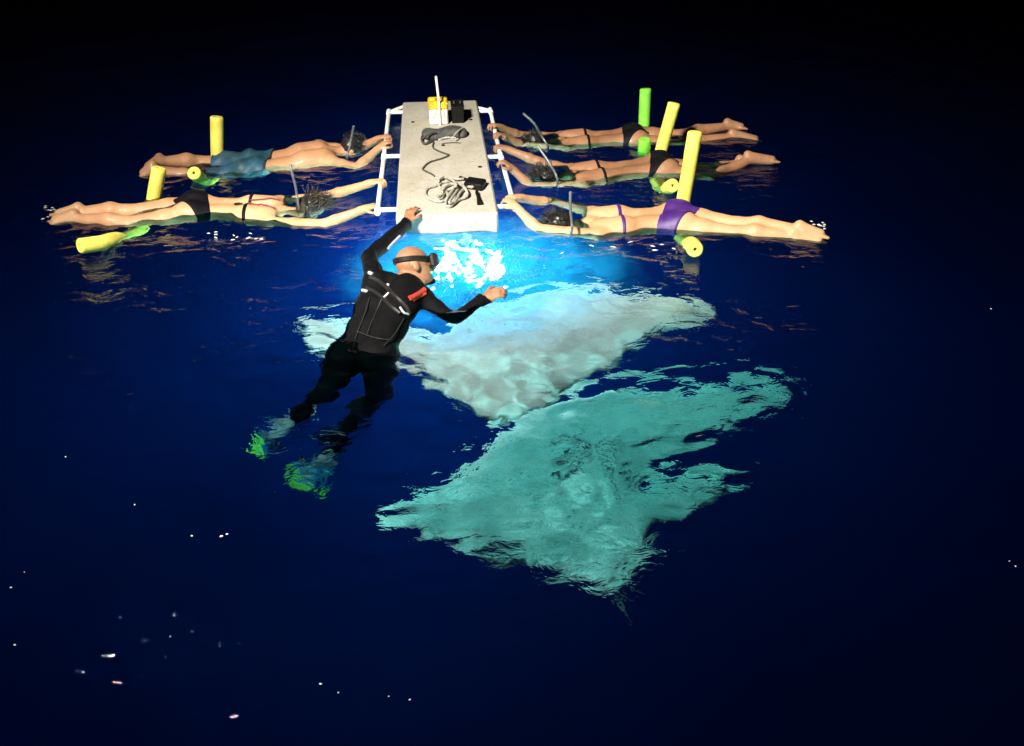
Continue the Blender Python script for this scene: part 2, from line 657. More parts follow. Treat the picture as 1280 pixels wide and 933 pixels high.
def wave(gx, gy):
    """height of the sea surface"""
    h = np.zeros_like(gx)
    rng = np.random.default_rng(11)
    wx = gx + 0.10 * np.sin(1.7 * gy + 0.6) + 0.05 * np.sin(3.9 * gx + 2.2 * gy)
    wy = gy + 0.10 * np.sin(1.3 * gx + 2.1) + 0.05 * np.sin(3.1 * gy - 2.7 * gx)
    for i in range(64):
        lam = 0.10 * (2.4 / 0.10) ** rng.random()
        ang = rng.normal(math.radians(78), 0.75)
        k = 2 * math.pi / lam
        slope = 0.032 if lam < 0.7 else 0.014
        a = slope / k
        h += a * np.sin(k * (wx * math.cos(ang) + wy * math.sin(ang)) + rng.random() * 6.28)
    h2 = np.zeros_like(gx)
    for i in range(26):
        lam = 0.065 * (0.20 / 0.065) ** rng.random()
        ang = rng.random() * 6.28
        k = 2 * math.pi / lam
        h2 += 0.05 / k * np.sin(k * (wx * math.cos(ang) + wy * math.sin(ang)) + rng.random() * 6.28)
    h = h + h2 * (0.28 + 0.42 * np.exp(-((gx - 0.2) ** 2 + (gy - 3.2) ** 2) / 1.2) + 0.7 * np.exp(-((gx - LAMP[0] - 0.05) ** 2 + (gy - LAMP[1] - 0.05) ** 2) / 0.35))
    amp = 0.62 + 0.75 * np.exp(-((gx - 0.1) ** 2 + (gy - 3.3) ** 2) / 1.6) + 0.35 * np.sin(0.9 * gx + 0.4) * np.sin(0.8 * gy + 1.0)
    fade = np.clip(1 - (np.sqrt(gx ** 2 + (gy - 5) ** 2) - 8) / 5, 0, 1)
    h = h * amp * fade
    return h


def sea():
    def axis(lo, hi, step, far):
        a = list(np.arange(lo, hi + 1e-6, step))
        s, x = step, hi
        while x < far:
            s *= 1.35; x += s; a.append(x)
        s, x = step, lo
        b = []
        while x > -far:
            s *= 1.35; x -= s; b.append(x)
        return np.array(b[::-1] + a)
    X = axis(-5.0, 5.0, 0.019, 90)
    Y = axis(0.8, 8.8, 0.019, 90)
    gx, gy = np.meshgrid(X, Y, indexing='ij')
    h = wave(gx, gy)
    nx, ny = gx.shape
    v = np.stack([gx.ravel(), gy.ravel(), h.ravel()], 1)
    I = np.arange(nx * ny).reshape(nx, ny)
    top = np.stack([I[:-1, :-1].ravel(), I[1:, :-1].ravel(), I[1:, 1:].ravel(), I[:-1, 1:].ravel()], 1)
    # the sides and bottom of the body of water
    ring = list(I[:, 0]) + list(I[-1, 1:]) + list(I[-2::-1, -1]) + list(I[0, -2:0:-1])
    low = v[ring].copy(); low[:, 2] = -14
    b0 = len(v)
    v = np.concatenate([v, low])
    n = len(ring)
    quads = [top]
    side = np.array([(ring[i], b0 + i, b0 + (i + 1) % n, ring[(i + 1) % n]) for i in range(n)])
    side = side[:, ::-1][:, [0, 1, 2, 3]]
    faces = [tuple(q) for q in top] + [tuple(int(x) for x in q[::-1]) for q in side] + [tuple(b0 + i for i in range(n))[::-1]]
    o = obj('water', v, faces, 'water')
    o.cycles.is_caustics_caster = True
    tag(o, 'dark rippled night sea lit blue from below', kind='structure')
    return o


sea()
tag(obj('seabed', [(-80, -80, -12), (80, -80, -12), (80, 80, -12), (-80, 80, -12)], [(0, 1, 2, 3)], 'seabed'),
    'dark sandy seabed far below the swimmers', kind='structure')

# ================================================================== LIGHT BOARD
TOP = 0.125
nl, nr, fr_, fl_ = at(494, 269, TOP), at(624, 268, TOP), at(595, 124.5, TOP), at(504, 128.5, TOP)
BY = unit((fr_ + fl_ - nl - nr))
BX = V((BY[1], -BY[0], 0))
BC = (nl + nr + fr_ + fl_) / 4
BL = np.linalg.norm((fr_ + fl_ - nl - nr) / 2)
BW = 0.5 * (np.linalg.norm(nr - nl) + np.linalg.norm(fr_ - fl_))
print('board', BL, BW, BC)


def onb(px, py, z=TOP):
    return at(px, py, z)


board = empty('floating_light_board', BC - V((0, 0, TOP)))
tag(board, 'long white foam board with pipe handrails that the snorkelers hold', 'float')
mb = MB().box(BC - V((0, 0, 0.075)), BX * BW / 2, BY * BL / 2, V((0, 0, 0.075)), 0.012)
slab = mb.build('foam_slab', 'board', board)
for px, py in ((516, 153), (588.5, 150), (554, 182), (600, 209)):
    p = onb(px, py)
    b = MB()
    b.tube([p + V((0, 0, -0.004)), p + V((0, 0, 0.004))], [0.017, 0.014], 14)
    b.build('drain_plug', 'black_plastic', board)


def rail(nodes, crosses, name='handrail'):
    r = MB()
    r.tube(nodes, 0.0165, 14)
    root = r.build(name, 'pvc', board)
    for a, b_ in crosses:
        MB().tube([a, b_], 0.0155, 12).build('cross_pipe', 'pvc', root)
    for p in [c[0] for c in crosses]:
        d = unit(BY)
        MB().tube([p - d * 0.04, p + d * 0.04], 0.0215, 14).build('pipe_joint', 'pvc', root)
    return root


zR = 0.085
LA, LB, LCc = at(486, 141, zR), at(480, 196, zR), at(472, 263, zR)
def inward(p, s):
    q = BC + BY * float((p - BC) @ BY) + BX * s * (BW / 2 - 0.03)
    q = V((q[0], q[1], zR))
    return q
rail([LA, LB, LCc], [(LA, inward(LA, -1)), (LB, inward(LB, -1)), (LCc, inward(LCc, -1))])
MB().tube([LA, inward(LA, -1) + BY * 0.18], 0.016, 12).build('brace_pipe', 'pvc', board)
RA, RB, RC = at(613, 139, zR), at(626, 196, zR), at(643, 258, zR)
rail([RA, RB, RC], [(RA, inward(RA, 1)), (RB, inward(RB, 1)), (RC, inward(RC, 1))])
MB().tube([RA, inward(RA, 1) + BY * 0.12], 0.016, 12).build('brace_pipe', 'pvc', board)

# gear lying on the board -------------------------------------------------
def bx(px, py, wx, wy, hz, name, material, parent, z0=TOP, bev=0.008):
    p = onb(px, py, z0) + V((0, 0, hz / 2 - 0.002))
    return MB().box(p, BX * wx / 2, BY * wy / 2, V((0, 0, hz / 2)), bev).build(name, material, parent)


base = onb(549, 158)
case = empty('signal_light_case', base)
tag(case, 'small white case with yellow top and thin white mast on the board', 'case')
ctr = base + BY * 0.12
MB().box(ctr + V((0, 0, 0.06)), BX * 0.075, BY * 0.085, V((0, 0, 0.062)), 0.01).build('case_body', 'white_plastic', case)
lid = MB().box(ctr + V((0, 0, 0.148)), BX * 0.082, BY * 0.09, V((0, 0, 0.028)), 0.012).build('case_lid', 'yellow_plastic', case)
for s in (-1, 1):
    MB().ball(ctr + BX * 0.045 * s + V((0, 0, 0.178)), 0.032, 14, 8, (1, 1, 0.6)).build('lid_knob', 'yellow_plastic', lid)
for s in (-1, 1):
    MB().box(ctr - BY * 0.087 + BX * 0.035 * s + V((0, 0, 0.085)), BX * 0.012, BY * 0.005, V((0, 0, 0.022)), 0.003).build('latch', 'white_plastic', case)
mast = MB()
mp = ctr - BY * 0.095
mp = V((onb(549.5, 160)[0], mp[1], TOP))
mast.tube([mp + V((0, 0, -0.005)), mp + V((0.0, 0.0, 0.2)), mp + V((-0.012, 0, 0.385))], [0.011, 0.011, 0.010], 12)
mast.build('mast', 'white_plastic', case)

dark_box = empty('black_box', onb(572, 156))  # plain black box to the right of the case
tag(dark_box, 'small black box beside the yellow topped case', 'container')
bc = onb(573, 156) + BY * 0.13
MB().box(bc + V((0, 0, 0.058)), BX * 0.05, BY * 0.10, V((0, 0, 0.06)), 0.008).build('housing', 'black_plastic', dark_box)
MB().box(bc + V((0, 0, 0.125)), BX * 0.053, BY * 0.103, V((0, 0, 0.009)), 0.004).build('lid', 'black_plastic', dark_box)
for s in (-1, 1):
    q = bc + BX * 0.025 * s + V((0, 0, 0.132))
    MB().tube([q, q + V((0, 0, 0.018))], 0.008, 10).build('lid_stud', 'grey_canvas', dark_box)

pouch = empty('canvas_pouch', onb(555, 170))
tag(pouch, 'grey canvas pouch with straps lying in front of the case', 'pouch')
fd = Field(onb(555, 170) + V((-0.30, -0.25, -0.02)), onb(555, 170) + V((0.30, 0.25, 0.12)), 0.007)
pc = onb(556, 171)
for t in np.linspace(-0.13, 0.13, 7):
    fd.ell(pc + BX * t + BY * 0.02 * math.sin(t * 18) + V((0, 0, 0.028 + 0.008 * math.sin(t * 30))), (BX, BY, V((0, 0, 1))), (0.05, 0.085, 0.036), 0.025)
field_mesh(fd, fd.d, 'pouch_body', 'grey_canvas', pouch)
for k, (a, b_) in enumerate((((530, 172), (545, 166)), ((566, 172), (579, 160)), ((548, 175), (570, 173)))):
    pa, pb = onb(*a, TOP + 0.05), onb(*b_, TOP + 0.062)
    MB().tube(spline([pa, (pa + pb) / 2 + V((0, 0, 0.012)), pb], 5), 0.007, 8).build('strap', 'rope' if k else 'dark_cord', pouch)
lp = [onb(x, y, TOP + z) for x, y, z in ((541, 176, .01), (531, 180, .012), (527, 174, .02), (531, 166, .04), (540, 162, .05))]
MB().tube(spline(lp, 6), 0.009, 8).build('strap', 'dark_cord', pouch)

cord = [onb(x, y, TOP + 0.007) for x, y in ((542, 178), (541, 184), (546, 188), (556, 192), (561, 194), (553, 198), (537, 203), (529, 210), (530, 213), (540, 218), (545, 222))]
tag(MB().tube(spline(cord, 8), 0.006, 8).build('power_cord', 'dark_cord'), 'thin dark cord running along the board from pouch to rope', 'cord')

rope = empty('rope_coil', onb(565, 238))
tag(rope, 'loose tangle of pale grey rope near the board edge', 'rope')
loops = [
    [(545, 222), (552, 226), (545, 232), (534, 236), (532, 244), (540, 250), (552, 252), (560, 246), (556, 238), (549, 234), (551, 229), (560, 227)],
    [(560, 222), (572, 224), (586, 224), (594, 228), (590, 234), (578, 232), (568, 236), (560, 246), (557, 256), (563, 258), (570, 250), (576, 240), (582, 236)],
    [(552, 240), (560, 232), (572, 230), (580, 234), (584, 244), (574, 250), (562, 254), (566, 246), (572, 238)],
    [(548, 226), (556, 222), (566, 226), (570, 232), (560, 238), (550, 246), (545, 243)],
]
for k, lp in enumerate(loops):
    pts = [onb(x, y, TOP + 0.011 + 0.016 * k * (0.5 + 0.5 * math.sin(i * 1.9 + k))) for i, (x, y) in enumerate(lp)]
    MB().tube(spline(pts, 6), 0.0095, 9).build('rope_strand', 'rope', rope)
clip = empty('rope_clip', onb(596, 235))
tag(clip, 'black plastic clip and strap end beside the rope', 'clip')
q = onb(594, 234)
MB().box(q + V((0.0, 0, 0.022)), BX * 0.06 + BY * -0.03, BY * 0.055 + BX * 0.02, V((0, 0, 0.024)), 0.008).build('buckle', 'black_plastic', clip)
MB().tube([onb(575, 222, TOP + .012), onb(583, 225, TOP + .014), onb(592, 229, TOP + .022)], 0.012, 8).build('strap', 'black_plastic', clip)
MB().tube([onb(596, 240, TOP + .015), onb(598, 247, TOP + .010), onb(600, 255, TOP + .010)], [0.012, 0.012, 0.020], 8).build('strap_end', 'black_plastic', clip)

# the lamp under the front of the board -------------------------------------
lamp = empty('underwater_lamp', V((BC[0], (BC - BY * BL / 2)[1], -0.1)))
tag(lamp, 'glowing underwater lamp rig beneath the end of the board, with added deep globes', 'lamp')
edge = BC - BY * BL / 2
for k in range(7):  # shallow row, made strong and warm white to brighten the upper manta
    q = edge + BY * 0.12 + BX * (k - 3) * 0.085
    q = V((q[0], q[1], -0.075))
    MB().ball(q, 0.026, 16, 10).build('globe', 'white_globe', lamp)
    MB().tube([q + V((0, 0, 0.018)), q + V((0, 0, 0.055))], [0.02, 0.024], 14).build('socket', 'pvc', lamp)
deep = V((edge[0] + 0.1, edge[1] + 0.20, -0.70))  # second, deeper ring of globes added to light the lower manta
for k in range(7):
    a = 2 * math.pi / 7 * k + 0.5
    q = deep + V((0.20 * math.cos(a), 0.17 * math.sin(a), 0))
    MB().ball(q, 0.0145, 16, 10).build('globe', 'added_globe', lamp)
    MB().tube([q + V((0, 0, 0.03)), q + V((0, 0, 0.055)), deep + V((0, 0, 0.075))], [0.018, 0.018, 0.010], 12).build('socket', 'pvc', lamp)
MB().tube([deep + V((0, 0, 0.07)), V((edge[0] + 0.1, edge[1] + 0.20, -0.02))], 0.012, 10).build('drop_pipe', 'pvc', lamp)

# made-up pale specks that mottle the glow in front of the board
def added_glow():
    rng = np.random.default_rng(21)
    vs, fs = [], []
    ico = [(0, 0, 1), (0.9, 0, 0.1), (-0.45, 0.8, 0.0), (-0.45, -0.8, -0.1), (0.1, 0, -1)]
    tri = [(0, 1, 2), (0, 2, 3), (0, 3, 1), (4, 2, 1), (4, 3, 2), (4, 1, 3)]
    for c in range(60):
        px, py = rng.normal(612, 30), rng.normal(342, 22)
        cc = under(px, py, -0.06 - 0.16 * rng.random())
        sg = 0.02 + 0.035 * rng.random()
        for b in range(70):
            p = cc + rng.normal(0, 1, 3) * V((sg * 1.5, sg, sg * 0.7))
            p[2] = min(p[2], -0.035)
            r = 0.0015 + 0.0035 * rng.random() ** 2
            R = rng.normal(0, 1, (3, 3)); R, _ = np.linalg.qr(R)
            o = len(vs)
            vs += [p + R @ (V(q) * r) for q in ico]
            fs += [tuple(o + i for i in t) for t in tri]
    o = obj('glow_specks', vs, fs, 'added_glow', smooth=False)
    tag(o, 'added pale specks that mottle the lamp glow in front of the board', 'added_glow', kind='stuff')


def glow_haze():
    """made-up scattering volume that spreads the cyan lamp glow"""
    m = bpy.data.materials.new('glow_haze')
    m.use_nodes = True
    nt = m.node_tree
    for n in list(nt.nodes):
        nt.nodes.remove(n)
    L = nt.links.new
    out = nt.nodes.new('ShaderNodeOutputMaterial')
    vs = nt.nodes.new('ShaderNodeVolumeScatter')
    vs.inputs['Color'].default_value = (0.03, 0.50, 1.0, 1)
    tc = nt.nodes.new('ShaderNodeTexCoord')
    ln = nt.nodes.new('ShaderNodeVectorMath'); ln.operation = 'LENGTH'
    L(tc.outputs['Object'], ln.inputs[0])
    mr = nt.nodes.new('ShaderNodeMapRange')
    mr.interpolation_type = 'SMOOTHSTEP'
    mr.inputs['From Min'].default_value = 1.0
    mr.inputs['From Max'].default_value = 0.1
    L(ln.outputs['Value'], mr.inputs['Value'])
    nz = nt.nodes.new('ShaderNodeTexNoise')
    nz.inputs['Scale'].default_value = 4.6
    nz.inputs['Detail'].default_value = 3
    L(tc.outputs['Object'], nz.inputs['Vector'])
    r = nt.nodes.new('ShaderNodeMapRange')
    r.inputs['From Min'].default_value = 0.38
    r.inputs['From Max'].default_value = 0.68
    r.inputs['To Min'].default_value = 0.05
    r.inputs['To Max'].default_value = 2.0
    L(nz.outputs['Fac'], r.inputs['Value'])
    mu = nt.nodes.new('ShaderNodeMath'); mu.operation = 'MULTIPLY'
    L(mr.outputs['Result'], mu.inputs[0]); L(r.outputs['Result'], mu.inputs[1])
    mu2 = nt.nodes.new('ShaderNodeMath'); mu2.operation = 'MULTIPLY'
    mu2.inputs[1].default_value = 2.8
    L(mu.outputs[0], mu2.inputs[0])
    L(mu2.outputs[0], vs.inputs['Density'])
    ab = nt.nodes.new('ShaderNodeVolumeAbsorption')
    ab.inputs['Color'].default_value = (0.10, 0.55, 1.0, 1)      # takes out the red that it does not scatter
    L(mu2.outputs[0], ab.inputs['Density'])
    sm = nt.nodes.new('ShaderNodeAddShader')
    L(vs.outputs[0], sm.inputs[0]); L(ab.outputs[0], sm.inputs[1])
    L(sm.outputs[0], out.inputs['Volume'])
    c = under(616, 338, -0.20)
    b = MB().ball((0, 0, 0), 1.0, 28, 16)
    o = obj('glow_haze', b.v, b.f, m)
    o.location = Vector(c)
    o.scale = (1.0, 0.82, 0.18)
    o.cycles.is_caustics_receiver = False
    tag(o, 'added milky haze that widens the cyan lamp glow', 'added_glow', kind='stuff')


added_glow()
glow_haze()


# ================================================================== MANTA RAYS
def manta(name_label, outline, zc, grad, bend, body_px, thick, gills=None, tail=None, group=None, bulge=0.06, belly='belly'):
    """outline: list of plan pixels; zc depth at the body, grad = tilt (dz/dx, dz/dy)"""
    def place(px, py):
        z = zc
        p = under(px, py, z)
        for _ in range(12):
            z = min(-0.06, zc + grad[0] * (p[0] - c0[0]) + grad[1] * (p[1] - c0[1]))
            p = under(px, py, z)
        return p
    c0 = under(*body_px, zc)
    O = np.array([place(*q) for q in outline])
    # dense closed boundary with a softly uneven edge
    Bd = []
    m = len(O)
    for i in range(m):
        a, b, c, d = O[i - 1], O[i], O[(i + 1) % m], O[(i + 2) % m]
        n = max(2, int(np.linalg.norm(c - b) / 0.025))
        for k in range(n):
            t = k / n
            cr = 0.5 * (2 * b + (c - a) * t + (2 * a - 5 * b + 4 * c - d) * t * t + (3 * b - a - 3 * c + d) * t ** 3)
            Bd.append(0.6 * cr + 0.4 * (b + (c - b) * t))
    Bd = np.array(Bd)[:, :2]
    lo, hi = Bd.min(0), Bd.max(0)
    st = 0.03
    gx, gy = np.meshgrid(np.arange(lo[0], hi[0], st), np.arange(lo[1], hi[1], st), indexing='ij')
    P = np.stack([gx.ravel(), gy.ravel()], 1)
    ins = np.zeros(len(P), bool)
    x1, y1 = Bd[:, 0], Bd[:, 1]
    x2, y2 = np.roll(x1, -1), np.roll(y1, -1)
    for i in range(len(Bd)):
        cnd = (y1[i] > P[:, 1]) != (y2[i] > P[:, 1])
        xi = (x2[i] - x1[i]) * (P[:, 1] - y1[i]) / (y2[i] - y1[i] + 1e-12) + x1[i]
        ins ^= cnd & (P[:, 0] < xi)
    P = P[ins]
    dist = np.sqrt(((P[:, None, :] - Bd[None, :, :]) ** 2).sum(-1)).min(1)
    P = P[dist > 0.014]
    n0 = len(Bd)
    vin = [Vector(p) for p in Bd] + [Vector(p) for p in P]
    edges = [(i, (i + 1) % n0) for i in range(n0)]
    v2, _, f2, _, _, _ = geometry.delaunay_2d_cdt(vin, edges, [list(range(n0))], 1, 1e-6)
    v2 = np.array([tuple(p) for p in v2])
    dist = np.sqrt(((v2[:, None, :] - Bd[None, :, :]) ** 2).sum(-1)).min(1)
    dist[dist < 1e-4] = 0
    r2 = ((v2 - c0[:2]) ** 2).sum(1)
    half = thick * (1 - np.exp(-dist / 0.10)) + bulge * np.exp(-r2 / 0.12) * (1 - np.exp(-dist / 0.08))
    mid = np.minimum(-0.05 - half, zc + grad[0] * (v2[:, 0] - c0[0]) + grad[1] * (v2[:, 1] - c0[1]))
    mid = mid + bend * np.sin(2.1 * (v2[:, 0] - c0[0]) + 0.7) + 0.35 * bend * np.sin(5.0 * v2[:, 1] + 3 * v2[:, 0])
    mid = np.minimum(mid, -0.07 - half)
    n = len(v2)
    bound = dist == 0
    top = np.stack([v2[:, 0], v2[:, 1], mid + half], 1)
    bot = np.stack([v2[:, 0], v2[:, 1], mid - half], 1)
    bi = np.where(bound, np.arange(n), n + np.arange(n))
    verts = np.concatenate([top, bot])
    ft, fb = [], []
    for f in f2:
        a = np.array(f)
        p = v2[a]
        ar = sum(p[i][0] * p[(i + 1) % len(a)][1] - p[(i + 1) % len(a)][0] * p[i][1] for i in range(len(a)))
        if ar < 0: a = a[::-1]
        ft.append(tuple(a)); fb.append(tuple(bi[a])[::-1])
    used = sorted(set(i for f in ft + fb for i in f))
    re = {u: i for i, u in enumerate(used)}
    root = empty('manta_ray', c0)
    tag(root, name_label, 'manta ray', group)
    body = obj('body', verts[used], [tuple(re[i] for i in f) for f in ft + fb], belly, root)
    body.data.materials.append(M['manta_back'])
    for i, p in enumerate(body.data.polygons):
        p.material_index = 0 if i < len(ft) else 1
    def zt(p):
        return top[np.argmin(((v2 - p[:2]) ** 2).sum(1)), 2]
    for a, b_, r in (gills or []):
        pa, pb = place(*a), place(*b_)
        k = []
        for t in np.linspace(0, 1, 7):
            q = pa + (pb - pa) * t
            perp = V((-(pb - pa)[1], (pb - pa)[0], 0))
            q = q + perp * 0.12 * math.sin(math.pi * t)
            q[2] = zt(q) + 0.002
            k.append(q)
        MB().tube(k, [0.003] + [r] * 5 + [0.003], 8).build('gill_slit', 'gill', root)
    if tail:
        k = [under(px, py, z) for px, py, z in tail]
        kk = spline(k, 8)
        MB().tube(kk, list(np.linspace(0.014, 0.003, len(kk))), 8).build('tail', 'gill', root)
    return root


manta('pale cream manta ray gliding belly up just under the surface beside the diver',
      [(372, 404), (392, 393), (428, 392), (470, 400), (510, 408), (545, 415), (572, 398), (612, 378), (660, 366), (704, 356),
       (742, 357), (790, 366), (842, 366), (880, 374), (900, 387), (884, 402), (842, 408), (800, 430), (758, 459), (716, 484),
       (664, 515), (618, 530), (586, 520), (556, 500), (528, 474), (505, 455), (470, 446), (425, 448), (395, 436)],
      -0.40, (0.04, -0.17), 0.01, (640, 440), 0.02, belly='pale_belly', group='feeding manta rays')
manta('larger teal manta ray deeper down with dark gill slits on its belly',
      [(470, 640), (500, 622), (540, 608), (575, 580), (600, 548), (640, 520), (690, 498), (740, 482), (800, 486), (850, 486),
       (905, 476), (960, 473), (995, 484), (985, 505), (945, 520), (905, 540), (860, 562), (806, 594), (870, 597), (915, 588),
       (946, 588), (915, 603), (872, 625), (838, 655), (812, 682), (846, 690), (806, 702), (784, 722), (770, 736), (742, 726),
       (705, 724), (678, 712), (655, 696), (615, 690), (572, 684), (545, 668), (505, 655)],
      -0.84, (0.03, -0.24), 0.015, (715, 610), 0.02, bulge=0.025,
      gills=[((702, 560), (734, 556), .012), ((698, 574), (736, 572), .012), ((696, 588), (738, 590), .012), ((700, 602), (736, 606), .011),
             ((756, 552), (782, 568), .012), ((752, 568), (778, 584), .012), ((750, 584), (772, 602), .011), ((748, 600), (766, 616), .010)],
      tail=[(772, 730, -0.72), (782, 748, -0.74), (790, 762, -0.78), (797, 778, -0.84)], group='feeding manta rays')


# ================================================================== PEOPLE
UP = V((0, 0, 1))


def rot(v, axis, a):
    axis = unit(axis)
    return v * math.cos(a) + np.cross(axis, v) * math.sin(a) + axis * (axis @ v) * (1 - math.cos(a))


def hand(fd, wrist, d, n, side, curl=0.9, spread=0.0):
    """d: towards the fingers, n: back of the hand, side: +1 thumb on the cross(d, n) side"""
    d = unit(d); n = unit(n - d * (n @ d)); l = np.cross(d, n) * side
    palm = wrist + d * 0.05
    fd.ell(palm, (d, l, n), (0.052, 0.040, 0.016), 0.012)
    fd.cone(wrist - d * 0.01, wrist + d * 0.03, 0.026, 0.025, 0.015)
    for i, ln in enumerate((0.072, 0.082, 0.076, 0.060)):
        off = (1.5 - i) * 0.0205
        p = wrist + d * (0.092 - 0.006 * abs(i - 1.2)) + l * off
        dd = rot(d, np.cross(n, d), 0) + l * off * spread * 8
        dd = unit(dd)
        ax = np.cross(dd, n)
        a = 0
        for s, fr in enumerate((0.45, 0.32, 0.25)):
            a += curl * (0.55, 0.85, 0.6)[s] * (1 + 0.06 * (i - 1.5))
            e = rot(dd, ax, -a)
            q = p + e * ln * fr
            fd.cone(p, q, 0.0092 - 0.0006 * s, 0.0088 - 0.0008 * s, 0.004)
            p = q
    t0 = wrist + d * 0.03 + l * 0.032
    t1 = t0 + unit(d * 0.7 + l * 0.75 - n * 0.3) * 0.040
    t2 = t1 + unit(d * 0.9 + l * 0.15 - n * 0.5) * 0.030
    fd.cone(t0, t1, 0.013, 0.0105, 0.008)
    fd.cone(t1, t2, 0.0105, 0.009, 0.004)


def foot(fd, ankle, toe, sole, lat):
    """ankle to toe tip; sole: direction the sole faces"""
    d = unit(toe - ankle)
    sole = unit(sole - d * (sole @ d))
    lat = unit(np.cross(d, sole))
    L = np.linalg.norm(toe - ankle)
    heel = ankle - d * 0.025 + sole * 0.035
    fd.cone(ankle, heel, 0.034, 0.028, 0.02)
    ball = ankle + d * (L - 0.05)
    fd.cone(heel, ball + sole * 0.02, 0.026, 0.022, 0.02)
    fd.cone(ankle, ball + lat * 0.012, 0.034, 0.022, 0.02)
    fd.cone(ankle, ball - lat * 0.018, 0.030, 0.019, 0.02)
    for i in range(5):
        b = ball + lat * (0.028 - 0.014 * i) + sole * 0.006
        fd.cone(b, b + d * (0.05 - 0.007 * i), 0.0125 if i == 0 else 0.0098, 0.011 if i == 0 else 0.0085, 0.005)


def head(fd, c, crown, face, s=1.0):
    """c: centre of the skull"""
    crown = unit(crown); face = unit(face - crown * (face @ crown)); l = np.cross(crown, face)
    U = (l, face, crown)
    fd.ell(c + crown * 0.015 * s - face * 0.008, U, (0.076 * s, 0.096 * s, 0.090 * s), 0.01)
    fd.ell(c + face * 0.035 * s - crown * 0.055 * s, U, (0.058 * s, 0.062 * s, 0.075 * s), 0.03)
    fd.cone(c + face * 0.093 * s - crown * 0.012 * s, c + face * 0.116 * s - crown * 0.045 * s, 0.010, 0.014, 0.012)   # nose
    fd.ell(c + face * 0.088 * s - crown * 0.080 * s, U, (0.026, 0.012, 0.008), 0.006)                                  # lips
    fd.ell(c + face * 0.078 * s - crown * 0.112 * s, U, (0.026, 0.022, 0.020), 0.02)                                   # chin
    for k in (-1, 1):
        fd.ell(c + face * 0.084 * s + l * 0.033 * k - crown * 0.008, U, (0.016, 0.012, 0.011), 0.006)                  # brow and eye
        fd.ell(c + l * 0.078 * k * s - face * 0.012 - crown * 0.025 * s, U, (0.010, 0.022, 0.032), 0.006)              # ear


def add_body(fd, J, s=1.0, female=True):
    """J: dict of joints; trunk, limbs and head of one continuous body"""
    ax = unit(J['neck'] - J['pelvis'])
    lat = J['lat']
    bk = J['back']
    k = 0.045
    nk, pv = J['neck'], J['pelvis']
    L = np.linalg.norm(nk - pv)
    waist = pv + ax * L * 0.36 + J.get('sag', 0) * bk
    for sd in (-1, 1):
        sh = J['sh'][sd]; hp = J['hip'][sd]
        shi = nk - ax * 0.06 + lat * sd * 0.095 * s
        wai = waist + lat * sd * (0.055 if female else 0.075) * s
        hpi = pv + lat * sd * 0.075 * s
        fd.chain([shi, nk - ax * 0.2 + lat * sd * 0.085 * s, wai, hpi], [0.080 * s, 0.088 * s, 0.078 * s, 0.098 * s], k)
        fd.cone(nk, sh, 0.050 * s, 0.056 * s, 0.03)                      # shoulder
        fd.cone(shi - ax * 0.09 + lat * sd * 0.03, sh, 0.055 * s, 0.055 * s, 0.04)   # lat / armpit
        fd.ell(nk - ax * 0.10 + lat * sd * 0.085 + bk * 0.055, (ax, lat, bk), (0.085, 0.05, 0.032), 0.03)  # shoulder blade
        g = hp - ax * 0.035 + bk * 0.040
        fd.ell(g, (ax, lat, bk), tuple(q * s * (1.0 if female else 0.86) for q in (0.105, 0.080, 0.078)), 0.025 if female else 0.05)    # buttock
        kn, an, toe = J['knee'][sd], J['ank'][sd], J['toe'][sd]
        th = hp + (kn - hp) * 0.45
        fd.chain([hp, th, kn], [0.088 * s, 0.076 * s, 0.053 * s], 0.03)
        cf = kn + (an - kn) * 0.33 + J['calf'] * 0.015
        fd.chain([kn, cf, an], [0.052 * s, 0.055 * s, 0.034 * s], 0.025)
        foot(fd, an, toe, J['sole'], lat)
        el, wr = J['elb'][sd], J['wri'][sd]
        ua = sh + (el - sh) * 0.45
        fd.chain([sh, ua, el], [0.052 * s, 0.043 * s, 0.037 * s], 0.02)
        fa = el + (wr - el) * 0.3
        fd.chain([el, fa, wr], [0.037 * s, 0.037 * s, 0.026 * s], 0.015)
    fd.cone(nk - ax * 0.02, J['head'] - unit(J['crown']) * 0.06, 0.056 * s, 0.050 * s, 0.03)
    head(fd, J['head'], J['crown'], J['face'], 1.0)


def coords(fd):
    return (fd.ax[0][:, None, None], fd.ax[1][None, :, None], fd.ax[2][None, None, :])


def dotf(fd, p, n):
    x, y, z = coords(fd)
    return (x - p[0]) * n[0] + (y - p[1]) * n[1] + (z - p[2]) * n[2]


def ballf(fd, c, r):
    x, y, z = coords(fd)
    return np.sqrt((x - c[0]) ** 2 + (y - c[1]) ** 2 + (z - c[2]) ** 2) - r


